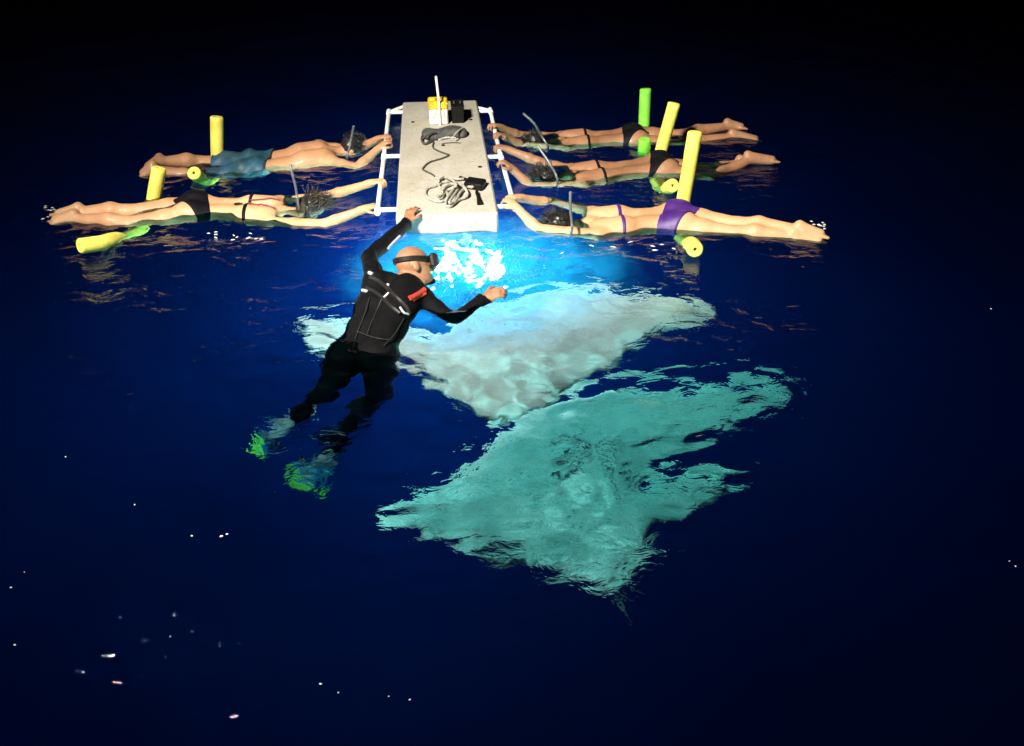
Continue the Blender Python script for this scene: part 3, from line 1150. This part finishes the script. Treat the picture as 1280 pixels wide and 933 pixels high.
def mask_and_snorkel(root, fd_head, J, snork, mat_s='snorkel'):
    """face mask with strap and a snorkel tube; snork: points from the mouth to the tip"""
    hc, crown, face = J['head'], unit(J['crown']), J['face']
    face = unit(face - crown * (face @ crown))
    lat = np.cross(crown, face)
    strap = []
    for i in range(28):
        a = 2 * math.pi * i / 28
        strap.append(hc + lat * 0.083 * math.cos(a) + face * (0.104 * math.sin(a) - 0.006) + crown * (0.012 + 0.02 * (1 - math.sin(a)) * 0.5))
    m = MB()
    for o_ in (-0.009, 0, 0.009):
        m.tube([p + crown * o_ for p in strap], 0.006, 6, close=True)
    m.build('mask_strap', 'rubber', root)
    fc = hc + face * 0.105 + crown * 0.002
    fr = MB().box(fc, lat * 0.078, crown * 0.040, face * 0.022, 0.014).build('mask_frame', 'rubber', root)
    MB().box(fc + face * 0.022, lat * 0.066, crown * 0.033, face * 0.004, 0.003).build('mask_lens', 'lens_glass', fr)
    if snork is not None:
        pts = spline(snork, 7)
        MB().tube(pts, 0.0088, 12).build('snorkel', mat_s, root)


def hair_mesh(fd, root, J, material, length, seed, drift):
    """hair cap with locks floating in the water"""
    rng = np.random.default_rng(seed)
    hc, crown = J['head'], unit(J['crown'])
    face = unit(J['face'] - crown * (J['face'] @ crown))
    lat = np.cross(crown, face)
    cap = Field(hc - 0.16, hc + 0.16, 0.006)
    cap.ell(hc + crown * 0.017 - face * 0.012, (lat, face, crown), (0.084, 0.103, 0.097), 0.01)
    dcut = np.maximum(cap.d, dotf(cap, hc + face * 0.035 + crown * 0.03, unit(face * 0.85 - crown * 0.55)))
    x, y, z = coords(cap)
    dcut = dcut + 0.004 * np.sin(70 * x + 40 * y) * np.sin(60 * z + 50 * y)
    o = field_mesh(cap, dcut.astype(np.float32), 'hair', material, root, 1)
    lk = MB()
    for i in range(190):
        a, b = rng.random() * 6.28, rng.random() * 1.7
        dr = crown * math.cos(b) + (lat * math.cos(a) - face * abs(math.sin(a))) * math.sin(b)
        p = hc + crown * 0.017 + dr * 0.092
        v = unit(dr * 0.7 + drift * (0.7 + 0.6 * rng.random()) + rng.normal(0, 0.3, 3))
        pts = [p]
        n = 6
        for k in range(n):
            v = unit(v + rng.normal(0, 0.22, 3) + drift * 0.2 - UP * 0.05)
            pts.append(pts[-1] + v * length * (0.7 + 0.6 * rng.random()) / n)
        lk.tube(pts, list(np.linspace(0.0034, 0.0012, n + 1)), 5)
    lk.build('hair_locks', material, root, auto=None)


def swimmer(label, sp):
    """a prone snorkeler; sp holds plan pixels with heights"""
    g = lambda t: at(t[0], t[1], t[2]) if t[2] >= -0.05 else under(*t)
    J = {}
    J['neck'], J['pelvis'] = g(sp['neck']), g(sp['pelvis'])
    s = sp.get('s', 1.0)
    ax = unit(J['neck'] - J['pelvis'])
    lat = unit(np.cross(ax, UP))
    roll = sp.get('roll', 0)
    bk = unit(np.cross(lat, ax))
    lat = rot(lat, ax, roll); bk = rot(bk, ax, roll)
    J['lat'], J['back'] = lat, bk
    # side -1 / +1 along lat; near = the side towards the boat
    near = -1 if (lat @ V((0, -1, 0))) < 0 else 1
    J['sh'], J['hip'], J['knee'], J['ank'], J['toe'], J['elb'], J['wri'] = ({} for _ in range(7))
    for key, sd in (('near', near), ('far', -near)):
        J['sh'][sd] = J['neck'] - ax * 0.035 + lat * sd * 0.165 * s
        J['hip'][sd] = J['pelvis'] + lat * sd * 0.088 * s
        a = sp[key]
        J['elb'][sd], J['wri'][sd] = g(a['elb']), g(a['wri'])
        J['knee'][sd], J['ank'][sd], J['toe'][sd] = (g(a[q]) - V((0, 0, 0.022)) for q in ('knee', 'ank', 'toe'))
    J['head'] = J['neck'] + unit(ax + V(sp.get('head_dir', (0, 0, 0)))) * 0.19
    J['crown'] = unit(ax + V(sp.get('crown', (0, 0, 0.25))))
    J['face'] = -UP if abs(J['crown'][2]) < 0.9 else ax
    J['calf'] = UP
    J['sole'] = V(sp.get('sole', (0, 0, 1)))
    J['sag'] = sp.get('sag', -0.01)
    for sd in (near, -near):
        print('%-28s %s' % (label[:28], 'near' if sd == near else 'far'),
              'trunk %.2f ua %.2f fa %.2f th %.2f sh %.2f ft %.2f' % (
              np.linalg.norm(J['neck'] - J['pelvis']), np.linalg.norm(J['sh'][sd] - J['elb'][sd]), np.linalg.norm(J['elb'][sd] - J['wri'][sd]),
              np.linalg.norm(J['hip'][sd] - J['knee'][sd]), np.linalg.norm(J['knee'][sd] - J['ank'][sd]), np.linalg.norm(J['ank'][sd] - J['toe'][sd])))
    allp = [J['neck'], J['pelvis'], J['head'] + ax * 0.1] + [J[k][sd] for k in ('sh', 'hip', 'knee', 'ank', 'toe', 'elb', 'wri') for sd in (-1, 1)]
    lo, hi = np.min(allp, 0) - 0.2, np.max(allp, 0) + 0.2
    lo[2], hi[2] = max(lo[2], -0.6), hi[2]
    fd = Field(lo, hi, 0.0075)
    add_body(fd, J, s, sp.get('female', True))
    for sd in (-1, 1):
        d = V(sp['grip']) if 'grip' in sp else unit(J['wri'][sd] - J['elb'][sd])
        hand(fd, J['wri'][sd], d, UP + 0.2 * rot(d, UP, 0), near if sd == near else -near, 1.25)
    root = empty('person', J['pelvis'])
    tag(root, label, 'person', 'snorkelers holding the light board')
    body = field_mesh(fd, fd.d, 'body', sp['skin'], root)
    # clothing: thin shells over the body
    pv, nk = J['pelvis'], J['neck']
    L = np.linalg.norm(nk - pv)
    dax = lambda p: dotf(fd, p, ax)
    t = 0.007
    if sp['suit'] == 'bikini':
        hipax = unit((J['knee'][near] + J['knee'][-near]) / 2 - pv)
        u = dotf(fd, pv, hipax)                      # along the legs
        lt = dotf(fd, pv, lat)
        bb = dotf(fd, pv, bk)
        cut = sp.get('cut', 0.05)
        top_ = -u - 0.075                            # waist edge
        side = u - (0.155 - np.abs(lt) * (0.155 + cut) / 0.15)
        reg = np.maximum(np.maximum(top_, side), np.abs(lt) - 0.24)
        reg = np.maximum(reg, np.abs(bb) - 0.25)
        field_mesh(fd, np.maximum(fd.d - t, reg).astype(np.float32), 'bikini_bottom', sp['cloth'], root, 1)
        c = nk - ax * sp.get('strap', 0.22)
        band = np.abs(dax(c)) - sp.get('bandw', 0.012)
        # keep the band off the arms
        band = np.maximum(band, np.abs(dotf(fd, c, lat)) - 0.185 * s)
        band = np.maximum(band, np.abs(dotf(fd, c, bk)) - 0.16)
        bnd = field_mesh(fd, np.maximum(fd.d - t, band).astype(np.float32), 'bikini_band', sp['cloth'], root, 1)
        if sp.get('halter'):
            m = MB()
            for sd in (-1, 1):
                pts = []
                for q in np.linspace(0, 1, 9):
                    p0 = c + lat * sd * (0.03 + 0.0 * q) * (1 - q) + lat * sd * 0.07 * q
                    p0 = p0 + ax * 0.19 * q
                    # drop on to the back surface
                    bestp = p0
                    for h_ in np.linspace(0.20, -0.05, 60):
                        r = p0 + bk * h_
                        i = np.clip(((r - fd.lo) / fd.vox).astype(int), 0, np.array(fd.d.shape) - 1)
                        if fd.d[tuple(i)] < 0.003:
                            bestp = r
                            break
                    pts.append(bestp)
                m.tube(pts, 0.006, 8)
            m.build('bikini_strap', sp['halter'], root)
    else:
        hipax = unit((J['knee'][near] + J['knee'][-near]) / 2 - pv)
        u = dotf(fd, pv, hipax)
        reg = np.maximum(-u - 0.13, u - 0.33)
        lt = np.abs(dotf(fd, pv, lat)) - 0.32
        x, y, z = coords(fd)
        wr = 0.006 * np.sin(34 * x + 20 * y) + 0.004 * np.sin(61 * x - 45 * z)
        field_mesh(fd, np.maximum(np.maximum(fd.d - 0.020 + wr, reg), lt).astype(np.float32), 'swim_shorts', sp['cloth'], root, 1)
    if sp.get('hair'):
        hair_mesh(fd, root, J, sp['hair'], sp.get('hair_len', 0.10), sp.get('seed', 1), V(sp.get('drift', (0, 0, 0))))
    mouth = J['head'] + J['face'] * 0.10 - J['crown'] * 0.05
    sn = [g(q) for q in sp['snorkel']]
    mask_and_snorkel(root, None, J, [mouth] + sn, sp.get('snork_mat', 'snorkel'))
    return root


GL = dict()
swimmer('snorkeler in black bikini with curly hair, lying at the board\'s left corner rail', dict(
    neck=(349, 262, -0.06), pelvis=(249, 266, -0.04), skin='skin_light', suit='bikini', cloth='black_cloth', s=0.98, cut=-0.03,
    strap=0.20, halter='red_cloth', hair='hair_brown', hair_len=0.115, seed=3, drift=(0.35, 0.75, 0.25),
    near=dict(elb=(405, 281, -0.015), wri=(452, 263, 0.07), knee=(160, 277, 0.0), ank=(88, 271, 0.03), toe=(58, 277, 0.02)),
    far=dict(elb=(408, 246, -0.045), wri=(461, 230, 0.08), knee=(160, 262, 0.02), ank=(94, 262, 0.05), toe=(62, 268, 0.05)),
    sole=(-0.2, 0, 1), head_dir=(0, 0.12, 0.02),
    snorkel=[(372, 250, 0.06), (370, 236, 0.10), (366, 220, 0.14), (363, 206, 0.20)]))

swimmer('snorkeler in blue swim shorts with knees bent, behind the black bikini swimmer', dict(
    neck=(411, 193, -0.02), pelvis=(316, 208, -0.06), skin='skin_mid', suit='shorts', cloth='blue_shorts', female=False, s=1.05,
    hair='hair_black', hair_len=0.05, seed=5, drift=(0.1, 0, 0.1),
    near=dict(elb=(446, 211, -0.02), wri=(472, 187, 0.08), knee=(248, 216, -0.08), ank=(190, 209, 0.05), toe=(172, 220, 0.0)),
    far=dict(elb=(444, 188, -0.03), wri=(471, 175, 0.08), knee=(250, 201, -0.02), ank=(200, 199, 0.06), toe=(180, 209, 0.06)),
    sole=(-0.6, 0, 0.6),
    snorkel=[(434, 196, 0.06), (438, 180, 0.14), (442, 158, 0.30)], snork_mat='snorkel'))

swimmer('snorkeler in purple bikini with black hair, legs stretched out straight', dict(
    neck=(738, 278, -0.055), pelvis=(842, 279, -0.04), skin='skin_light', suit='bikini', cloth='purple_cloth', s=1.02, cut=-0.07,
    strap=0.20, hair='hair_black', hair_len=0.07, seed=7, drift=(-0.2, 0.2, 0.0),
    near=dict(elb=(672, 287, -0.015), wri=(648, 262, 0.08), knee=(918, 289, 0.0), ank=(996, 294, 0.01), toe=(1032, 300, 0.0)),
    far=dict(elb=(690, 255, -0.045), wri=(652, 248, 0.07), knee=(922, 278, 0.01), ank=(1003, 285, 0.05), toe=(1036, 293, 0.03)),
    sole=(0.2, 0, 1),
    snorkel=[(715, 286, 0.06), (713, 262, 0.12), (713, 240, 0.20)]))

swimmer('snorkeler in black bikini on the right rail, feet lifted behind yellow noodles', dict(
    neck=(716, 219, -0.065), pelvis=(822, 213, -0.04), skin='skin_tan', suit='bikini', cloth='black_cloth', s=0.98, cut=0.03,
    strap=0.21, hair='hair_black', hair_len=0.09, seed=9, drift=(-0.2, 0.1, 0.1),
    near=dict(elb=(664, 234, -0.045), wri=(642, 213, 0.08), knee=(888, 220, -0.06), ank=(938, 196, 0.05), toe=(974, 199, 0.04)),
    far=dict(elb=(672, 202, 0.01), wri=(637, 188, 0.085), knee=(890, 208, -0.07), ank=(928, 201, 0.0), toe=(960, 204, -0.01)),
    sole=(0.3, 0, 1),
    snorkel=[(697, 226, 0.05), (688, 206, 0.14), (673, 184, 0.24)]))

swimmer('snorkeler in black bikini beside the green noodle, farthest along the right rail', dict(
    neck=(700, 176, -0.06), pelvis=(788, 176, -0.04), skin='skin_tan', suit='bikini', cloth='black_cloth', s=0.96, cut=0.02,
    strap=0.22, hair='hair_black', hair_len=0.06, seed=12, drift=(-0.1, 0.1, 0.0),
    near=dict(elb=(655, 184, -0.045), wri=(632, 172, 0.08), knee=(852, 181, -0.04), ank=(918, 168, 0.02), toe=(952, 174, 0.0)),
    far=dict(elb=(650, 170, -0.02), wri=(627, 160, 0.085), knee=(852, 167, 0.0), ank=(912, 155, 0.05), toe=(934, 158, 0.04)),
    sole=(0.3, 0, 1),
    snorkel=[(685, 186, 0.06), (677, 170, 0.16), (668, 155, 0.27), (654, 142, 0.34)]))


# ================================================================== THE GUIDE IN A WETSUIT
def guide():
    J = {}
    J['neck'] = at(497, 355, 0.04)
    J['pelvis'] = under(455, 440, -0.10)
    ax = unit(J['neck'] - J['pelvis'])
    lat = unit(np.cross(ax, UP))
    bk = unit(np.cross(lat, ax))
    lat, bk = rot(lat, ax, -0.25), rot(bk, ax, -0.25)
    J['lat'], J['back'] = lat, bk
    J['sh'] = {-1: at(470, 352, 0.06), 1: at(526, 374, 0.015)}
    J['hip'] = {-1: J['pelvis'] - lat * 0.085, 1: J['pelvis'] + lat * 0.085}
    J['elb'] = {-1: at(461, 322, 0.06), 1: under(569, 398, -0.06)}
    J['wri'] = {-1: nl + BX * 0.075 - BY * 0.075 + V((0, 0, -0.025)), 1: at(605, 374, 0.0)}
    J['knee'] = {-1: under(412, 487, -0.30), 1: under(476, 497, -0.36)}
    J['ank'] = {-1: under(379, 524, -0.52), 1: under(414, 552, -0.60)}
    J['toe'] = {-1: under(362, 536, -0.57), 1: under(399, 570, -0.66)}
    J['head'] = at(517, 331, 0.10)
    J['crown'] = unit(V((-0.15, 0.45, 0.62)))
    J['face'] = V((0.8, 0.28, -0.2))
    J['calf'] = UP
    J['sole'] = UP
    for sd in (-1, 1):
        print('guide', sd, 'trunk %.2f shw %.2f ua %.2f fa %.2f th %.2f sh %.2f ft %.2f' % (
              np.linalg.norm(J['neck'] - J['pelvis']), np.linalg.norm(J['sh'][sd] - J['neck']), np.linalg.norm(J['sh'][sd] - J['elb'][sd]), np.linalg.norm(J['elb'][sd] - J['wri'][sd]),
              np.linalg.norm(J['hip'][sd] - J['knee'][sd]), np.linalg.norm(J['knee'][sd] - J['ank'][sd]), np.linalg.norm(J['ank'][sd] - J['toe'][sd])))
    allp = [J['neck'], J['pelvis'], J['head']] + [J[k][sd] for k in ('sh', 'hip', 'knee', 'ank', 'toe', 'elb', 'wri') for sd in (-1, 1)]
    fd = Field(np.min(allp, 0) - 0.22, np.max(allp, 0) + 0.22, 0.0075)
    add_body(fd, J, 0.97, False)
    hand(fd, J['wri'][-1], unit(BY + BX * 0.3 + V((0, 0, 0.62))), UP + V((-0.25, -0.3, 0)), 1, 0.62, 0.6)
    hand(fd, J['wri'][1], unit(at(622, 366, 0.03) - J['wri'][1]), UP + V((0, -0.4, 0)), -1, 0.9)
    root = empty('person', J['pelvis'])
    tag(root, 'bald guide in a black wetsuit and fins, one hand on the board', 'person')
    field_mesh(fd, fd.d, 'body', 'skin_tan', root)
    crown = unit(J['crown'])
    reg = -ballf(fd, J['head'] + crown * 0.01, 0.145)
    for sd in (-1, 1):
        d = unit(J['wri'][sd] - J['elb'][sd])
        tip = J['wri'][sd] + d * 0.10
        reg = np.maximum(reg, -(ballf(fd, tip, 0.105)))
    x, y, z = coords(fd)
    fold = 0.0025 * np.sin(23 * x + 30 * z) * np.sin(31 * y - 15 * x)
    suit = field_mesh(fd, np.maximum(fd.d - 0.010 + fold, reg).astype(np.float32), 'wetsuit', 'neoprene', root, 2)

    def drop(px, py, off=0.004):
        """point on the suit under a plan pixel"""
        d = _ray(px, py)
        for tt in np.arange(2.5, 6.5, 0.003):
            r = _cp + d * tt
            i = ((r - fd.lo) / fd.vox).astype(int)
            if (i >= 0).all() and (i < np.array(fd.d.shape)).all() and fd.d[tuple(i)] < 0.012:
                return r - d * off
        return at(px, py, 0.05)

    def strip(name, px, r, m):
        pts = [drop(*q) for q in px]
        MB().tube(spline(pts, 5), r, 8).build(name, m, root)
    # harness webbing, print and the red badge on the back
    strip('harness_strap', [(458, 360), (470, 366), (480, 374), (490, 384), (500, 392)], 0.011, 'rubber')
    strip('harness_strap', [(462, 346), (474, 352), (486, 362), (496, 372), (508, 384), (512, 393)], 0.012, 'rubber')
    strip('buckle', [(461, 341), (466, 343)], 0.010, 'grey_print')
    strip('buckle', [(483, 356), (486, 357)], 0.009, 'grey_print')
    strip('buckle', [(453, 363), (458, 364)], 0.009, 'grey_print')
    strip('suit_print', [(500, 384), (505, 391), (511, 393)], 0.006, 'grey_print')
    strip('suit_print', [(480, 372), (486, 366)], 0.006, 'grey_print')
    strip('badge', [(512, 373), (519, 370), (526, 366), (531, 362)], 0.014, 'red_patch')
    strip('badge', [(516, 375), (524, 371), (532, 367)], 0.010, 'red_patch')
    strip('badge_print', [(515, 371), (521, 369)], 0.0045, 'grey_print')
    strip('badge_print', [(524, 367), (528, 365)], 0.0045, 'grey_print')
    for sm_ in ([(478, 372), (471, 388), (464, 404), (458, 420)], [(462, 372), (456, 392), (449, 410), (444, 424)],
                [(505, 398), (497, 412), (488, 424), (480, 432)], [(446, 414), (458, 419), (472, 423), (486, 425)]):
        strip('seam', sm_, 0.0028, 'seam')
    strip('sleeve_print', [(485, 311), (490, 305), (496, 299), (500, 295)], 0.007, 'grey_print')
    mask_and_snorkel(root, fd, J, None)
    # fins
    for sd, tip, side_, cols in ((-1, under(322, 558, -0.64), 1, ('fin_blue', 'fin_green')), (1, under(382, 606, -0.74), 1, ('fin_blue', 'fin_green'))):
        a = J['ank'][sd]; t = J['toe'][sd]
        d = unit(tip - a); l = unit(np.cross(d, UP)); n = np.cross(l, d)
        Ln = np.linalg.norm(tip - a)
        MB().tube([a - d * 0.05, a + d * 0.04, a + d * 0.14, a + d * 0.20], [0.042, 0.046, 0.046, 0.03], 16).build('foot_pocket', 'fin_pale', root)
        def blade(s0, s1, m, nm):
            vs, fs = [], []
            N, W_ = 10, 8
            for s_ in (1, -1):
                for i in range(N + 1):
                    u = s0 + (s1 - s0) * i / N
                    wd = 0.042 + 0.028 * min(1, u * 1.3)
                    for j in range(W_ + 1):
                        q = j / W_ * 2 - 1
                        th = 0.008 * (1 - 0.6 * u) + (0.010 if abs(q) > 0.9 else 0)
                        end = Ln * (u - 0.05 * (1 - q * q) * (u > 0.99))
                        vs.append(a + d * (0.12 + (Ln - 0.12) * u) + l * q * wd + n * (s_ * th + 0.03 * math.sin(u * 3)))
            K = (N + 1) * (W_ + 1)
            for i in range(N):
                for j in range(W_):
                    p = i * (W_ + 1) + j
                    fs.append((p, p + 1, p + W_ + 2, p + W_ + 1))
                    fs.append((K + p, K + p + W_ + 1, K + p + W_ + 2, K + p + 1))
            for i in range(N):
                for j in (0, W_):
                    p = i * (W_ + 1) + j
                    q = (p, p + W_ + 1, K + p + W_ + 1, K + p)
                    fs.append(q if j == 0 else q[::-1])
            for i in (0, N):
                for j in range(W_):
                    p = i * (W_ + 1) + j
                    q = (p + 1, p, K + p, K + p + 1)
                    fs.append(q if i == 0 else q[::-1])
            return obj(nm, vs, fs, m, root, auto=40)
        blade(0.0, 0.62, cols[0], 'fin_blade')
        blade(0.622, 1.0, cols[1], 'fin_tip')


guide()


# ================================================================== POOL NOODLES
def noodle(label, pts, material, r=0.047):
    k = spline(pts, 9)
    root = empty('pool_noodle', k[0])
    tag(root, label, 'pool noodle', 'foam noodles under the snorkelers\' legs')
    # rounded ends, hole recessed in both end faces
    t0, t1 = unit(k[0] - k[1]), unit(k[-1] - k[-2])
    path = [k[0] + t0 * -0.0] + k[1:-1] + [k[-1]]
    rad = [r] * len(path)
    inner = 0.012
    P = [path[0] - t0 * 0.05, path[0], path[0] + t0 * 0.006] + path[1:-1] + [path[-1] - t1 * 0.006, path[-1], path[-1] - t1 * 0.05]
    P = [path[0] - t0 * 0.05, path[0] - t0 * 0.002, path[0], path[0] - t0 * 0.008] + path[1:-1] + [path[-1] - t1 * 0.008, path[-1], path[-1] - t1 * 0.002, path[-1] - t1 * 0.05]
    R = [inner, inner, r - 0.007, r] + [r] * (len(path) - 2) + [r, r - 0.007, inner, inner]
    # sweep with a steady frame
    m = len(path)
    T = [unit(path[min(i + 1, m - 1)] - path[max(i - 1, 0)]) for i in range(m)]
    N = unit(np.cross(T[0], V((0.3, 0.2, 1))))
    FR = []
    for i in range(m):
        N = unit(N - T[i] * (N @ T[i]))
        FR.append((N.copy(), np.cross(T[i], N)))
    fr = [FR[0]] * 4 + FR[1:-1] + [FR[-1]] * 4
    n = 24
    vs, fs = [], []
    for p, rr, (a, b) in zip(P, R, fr):
        for q in range(n):
            th = 2 * math.pi * q / n
            vs.append(p + (a * math.cos(th) + b * math.sin(th)) * rr)
    for i in range(len(P) - 1):
        for q in range(n):
            l = (q + 1) % n
            fs.append((i * n + q, i * n + l, (i + 1) * n + l, (i + 1) * n + q))
    fs.append(tuple(range(n))[::-1]); fs.append(tuple((len(P) - 1) * n + q for q in range(n)))
    obj('foam_tube', vs, fs, material, root, auto=50)
    return root


def rise(px0, py0, px1, py1):
    """a stick-out end: base at the water, tip above it"""
    b = at(px0, py0, 0.0)
    d = _ray(px1, py1)
    # tip in the vertical plane that leans slightly away from the boat
    y = b[1] + 0.05
    t = (y - 0) / d[1]
    return b, _cp + d * t


b, t = rise(192, 251, 199, 210)
noodle('yellow foam noodle with one end lying level by the straight legs on the left', [at(99, 308, 0.065), at(127, 304, 0.035), at(150, 300, -0.025), under(174, 286, -0.26), under(186, 268, -0.14), b, t], 'yellow_foam')
b, t = rise(272, 197, 271, 146)
noodle('yellow foam noodle standing up beside the blue swim shorts', [at(242, 216, 0.10), at(251, 225, 0.01), under(262, 232, -0.16), under(270, 220, -0.22), under(272, 206, -0.15), b, t], 'yellow_foam', 0.049)
b, t = rise(805, 156, 807, 111)
noodle('green foam noodle bent under the far swimmer on the right', [at(806, 174, 0.10), at(805, 189, 0.0), under(805, 192, -0.16), under(805, 182, -0.24), under(805, 168, -0.16), b, t], 'green_foam', 0.049)
b, t = rise(826, 190, 843, 129)
noodle('yellow foam noodle leaning back just beside the green one', [at(841, 232, 0.08), at(834, 237, 0.0), under(826, 234, -0.18), under(820, 220, -0.25), under(822, 204, -0.18), b, t], 'yellow_foam', 0.049)
b, t = rise(854, 252, 869, 165)
noodle('yellow foam noodle standing tall behind the purple bikini', [at(869, 312, 0.075), at(863, 306, 0.01), under(856, 300, -0.16), under(848, 282, -0.24), under(850, 266, -0.16), b, t], 'yellow_foam', 0.049)


# ================================================================== SPLASHES AND MODELLED GLINTS ON THE SURFACE
def foam():
    rng = np.random.default_rng(5)
    vs, fs = [], []
    def fleck(px, py, ln, wd, dz=0.004):
        p = at(px, py, 0.0)
        hz = float(wave(np.array([[p[0]]]), np.array([[p[1]]]))[0, 0])
        a = rng.normal(0, 0.5)
        u = V((math.cos(a), math.sin(a), 0)); v_ = V((-math.sin(a), math.cos(a), 0))
        c = V((p[0], p[1], hz + dz))
        n = 7
        o = len(vs)
        vs.append(c + UP * wd * 0.35)
        for k in range(n):
            t = 2 * math.pi * k / n
            rr = 0.7 + 0.5 * rng.random()
            vs.append(c + u * math.cos(t) * ln * rr + v_ * math.sin(t) * wd * rr - UP * 0.004)
        fs.extend((o, o + 1 + k, o + 1 + (k + 1) % n) for k in range(n))
        fs.append(tuple(o + 1 + k for k in range(n))[::-1])
    for px, py, r in ((240, 671, .009), (277, 672, .011), (284, 669, .010), (14, 735, .008), (19, 807, .009), (213, 796, .006), (401, 856, .009),
                      (423, 866, .007), (512, 873, .007), (486, 870, .005), (1238, 388, .008), (1272, 704, .008), (1264, 698, .006), (82, 571, .007),
                      (31, 716, .005), (168, 630, .006)):
        fleck(px, py, r * 0.62, r * 0.45, 0.003)  # these scattered dots stand in for glints on the ripples
    for k in range(16):                               # by the feet and along the hips
        fleck(rng.normal(70, 9), rng.normal(267, 5), 0.012, 0.006, 0.01)
    for k in range(9):
        fleck(rng.normal(1022, 7), rng.normal(283, 4), 0.012, 0.006, 0.012)
    for k in range(14):  # pale flecks in place of sparkles along the waterlines
        fleck(rng.uniform(255, 330), rng.normal(293, 3), 0.014, 0.004)
    for k in range(10):
        fleck(rng.uniform(700, 960), rng.normal(309, 4), 0.022, 0.004)
    o = obj('splash_and_glints', vs, fs, 'foam', smooth=False)
    tag(o, 'white foam splashes, and flecks standing in for glints on the dark water', 'foam', kind='stuff')


M['foam'] = mat('foam', (0.5, 0.52, 0.52), 0.5, var=0.2)  # one pale colour for the splashes and the modelled glints
foam()
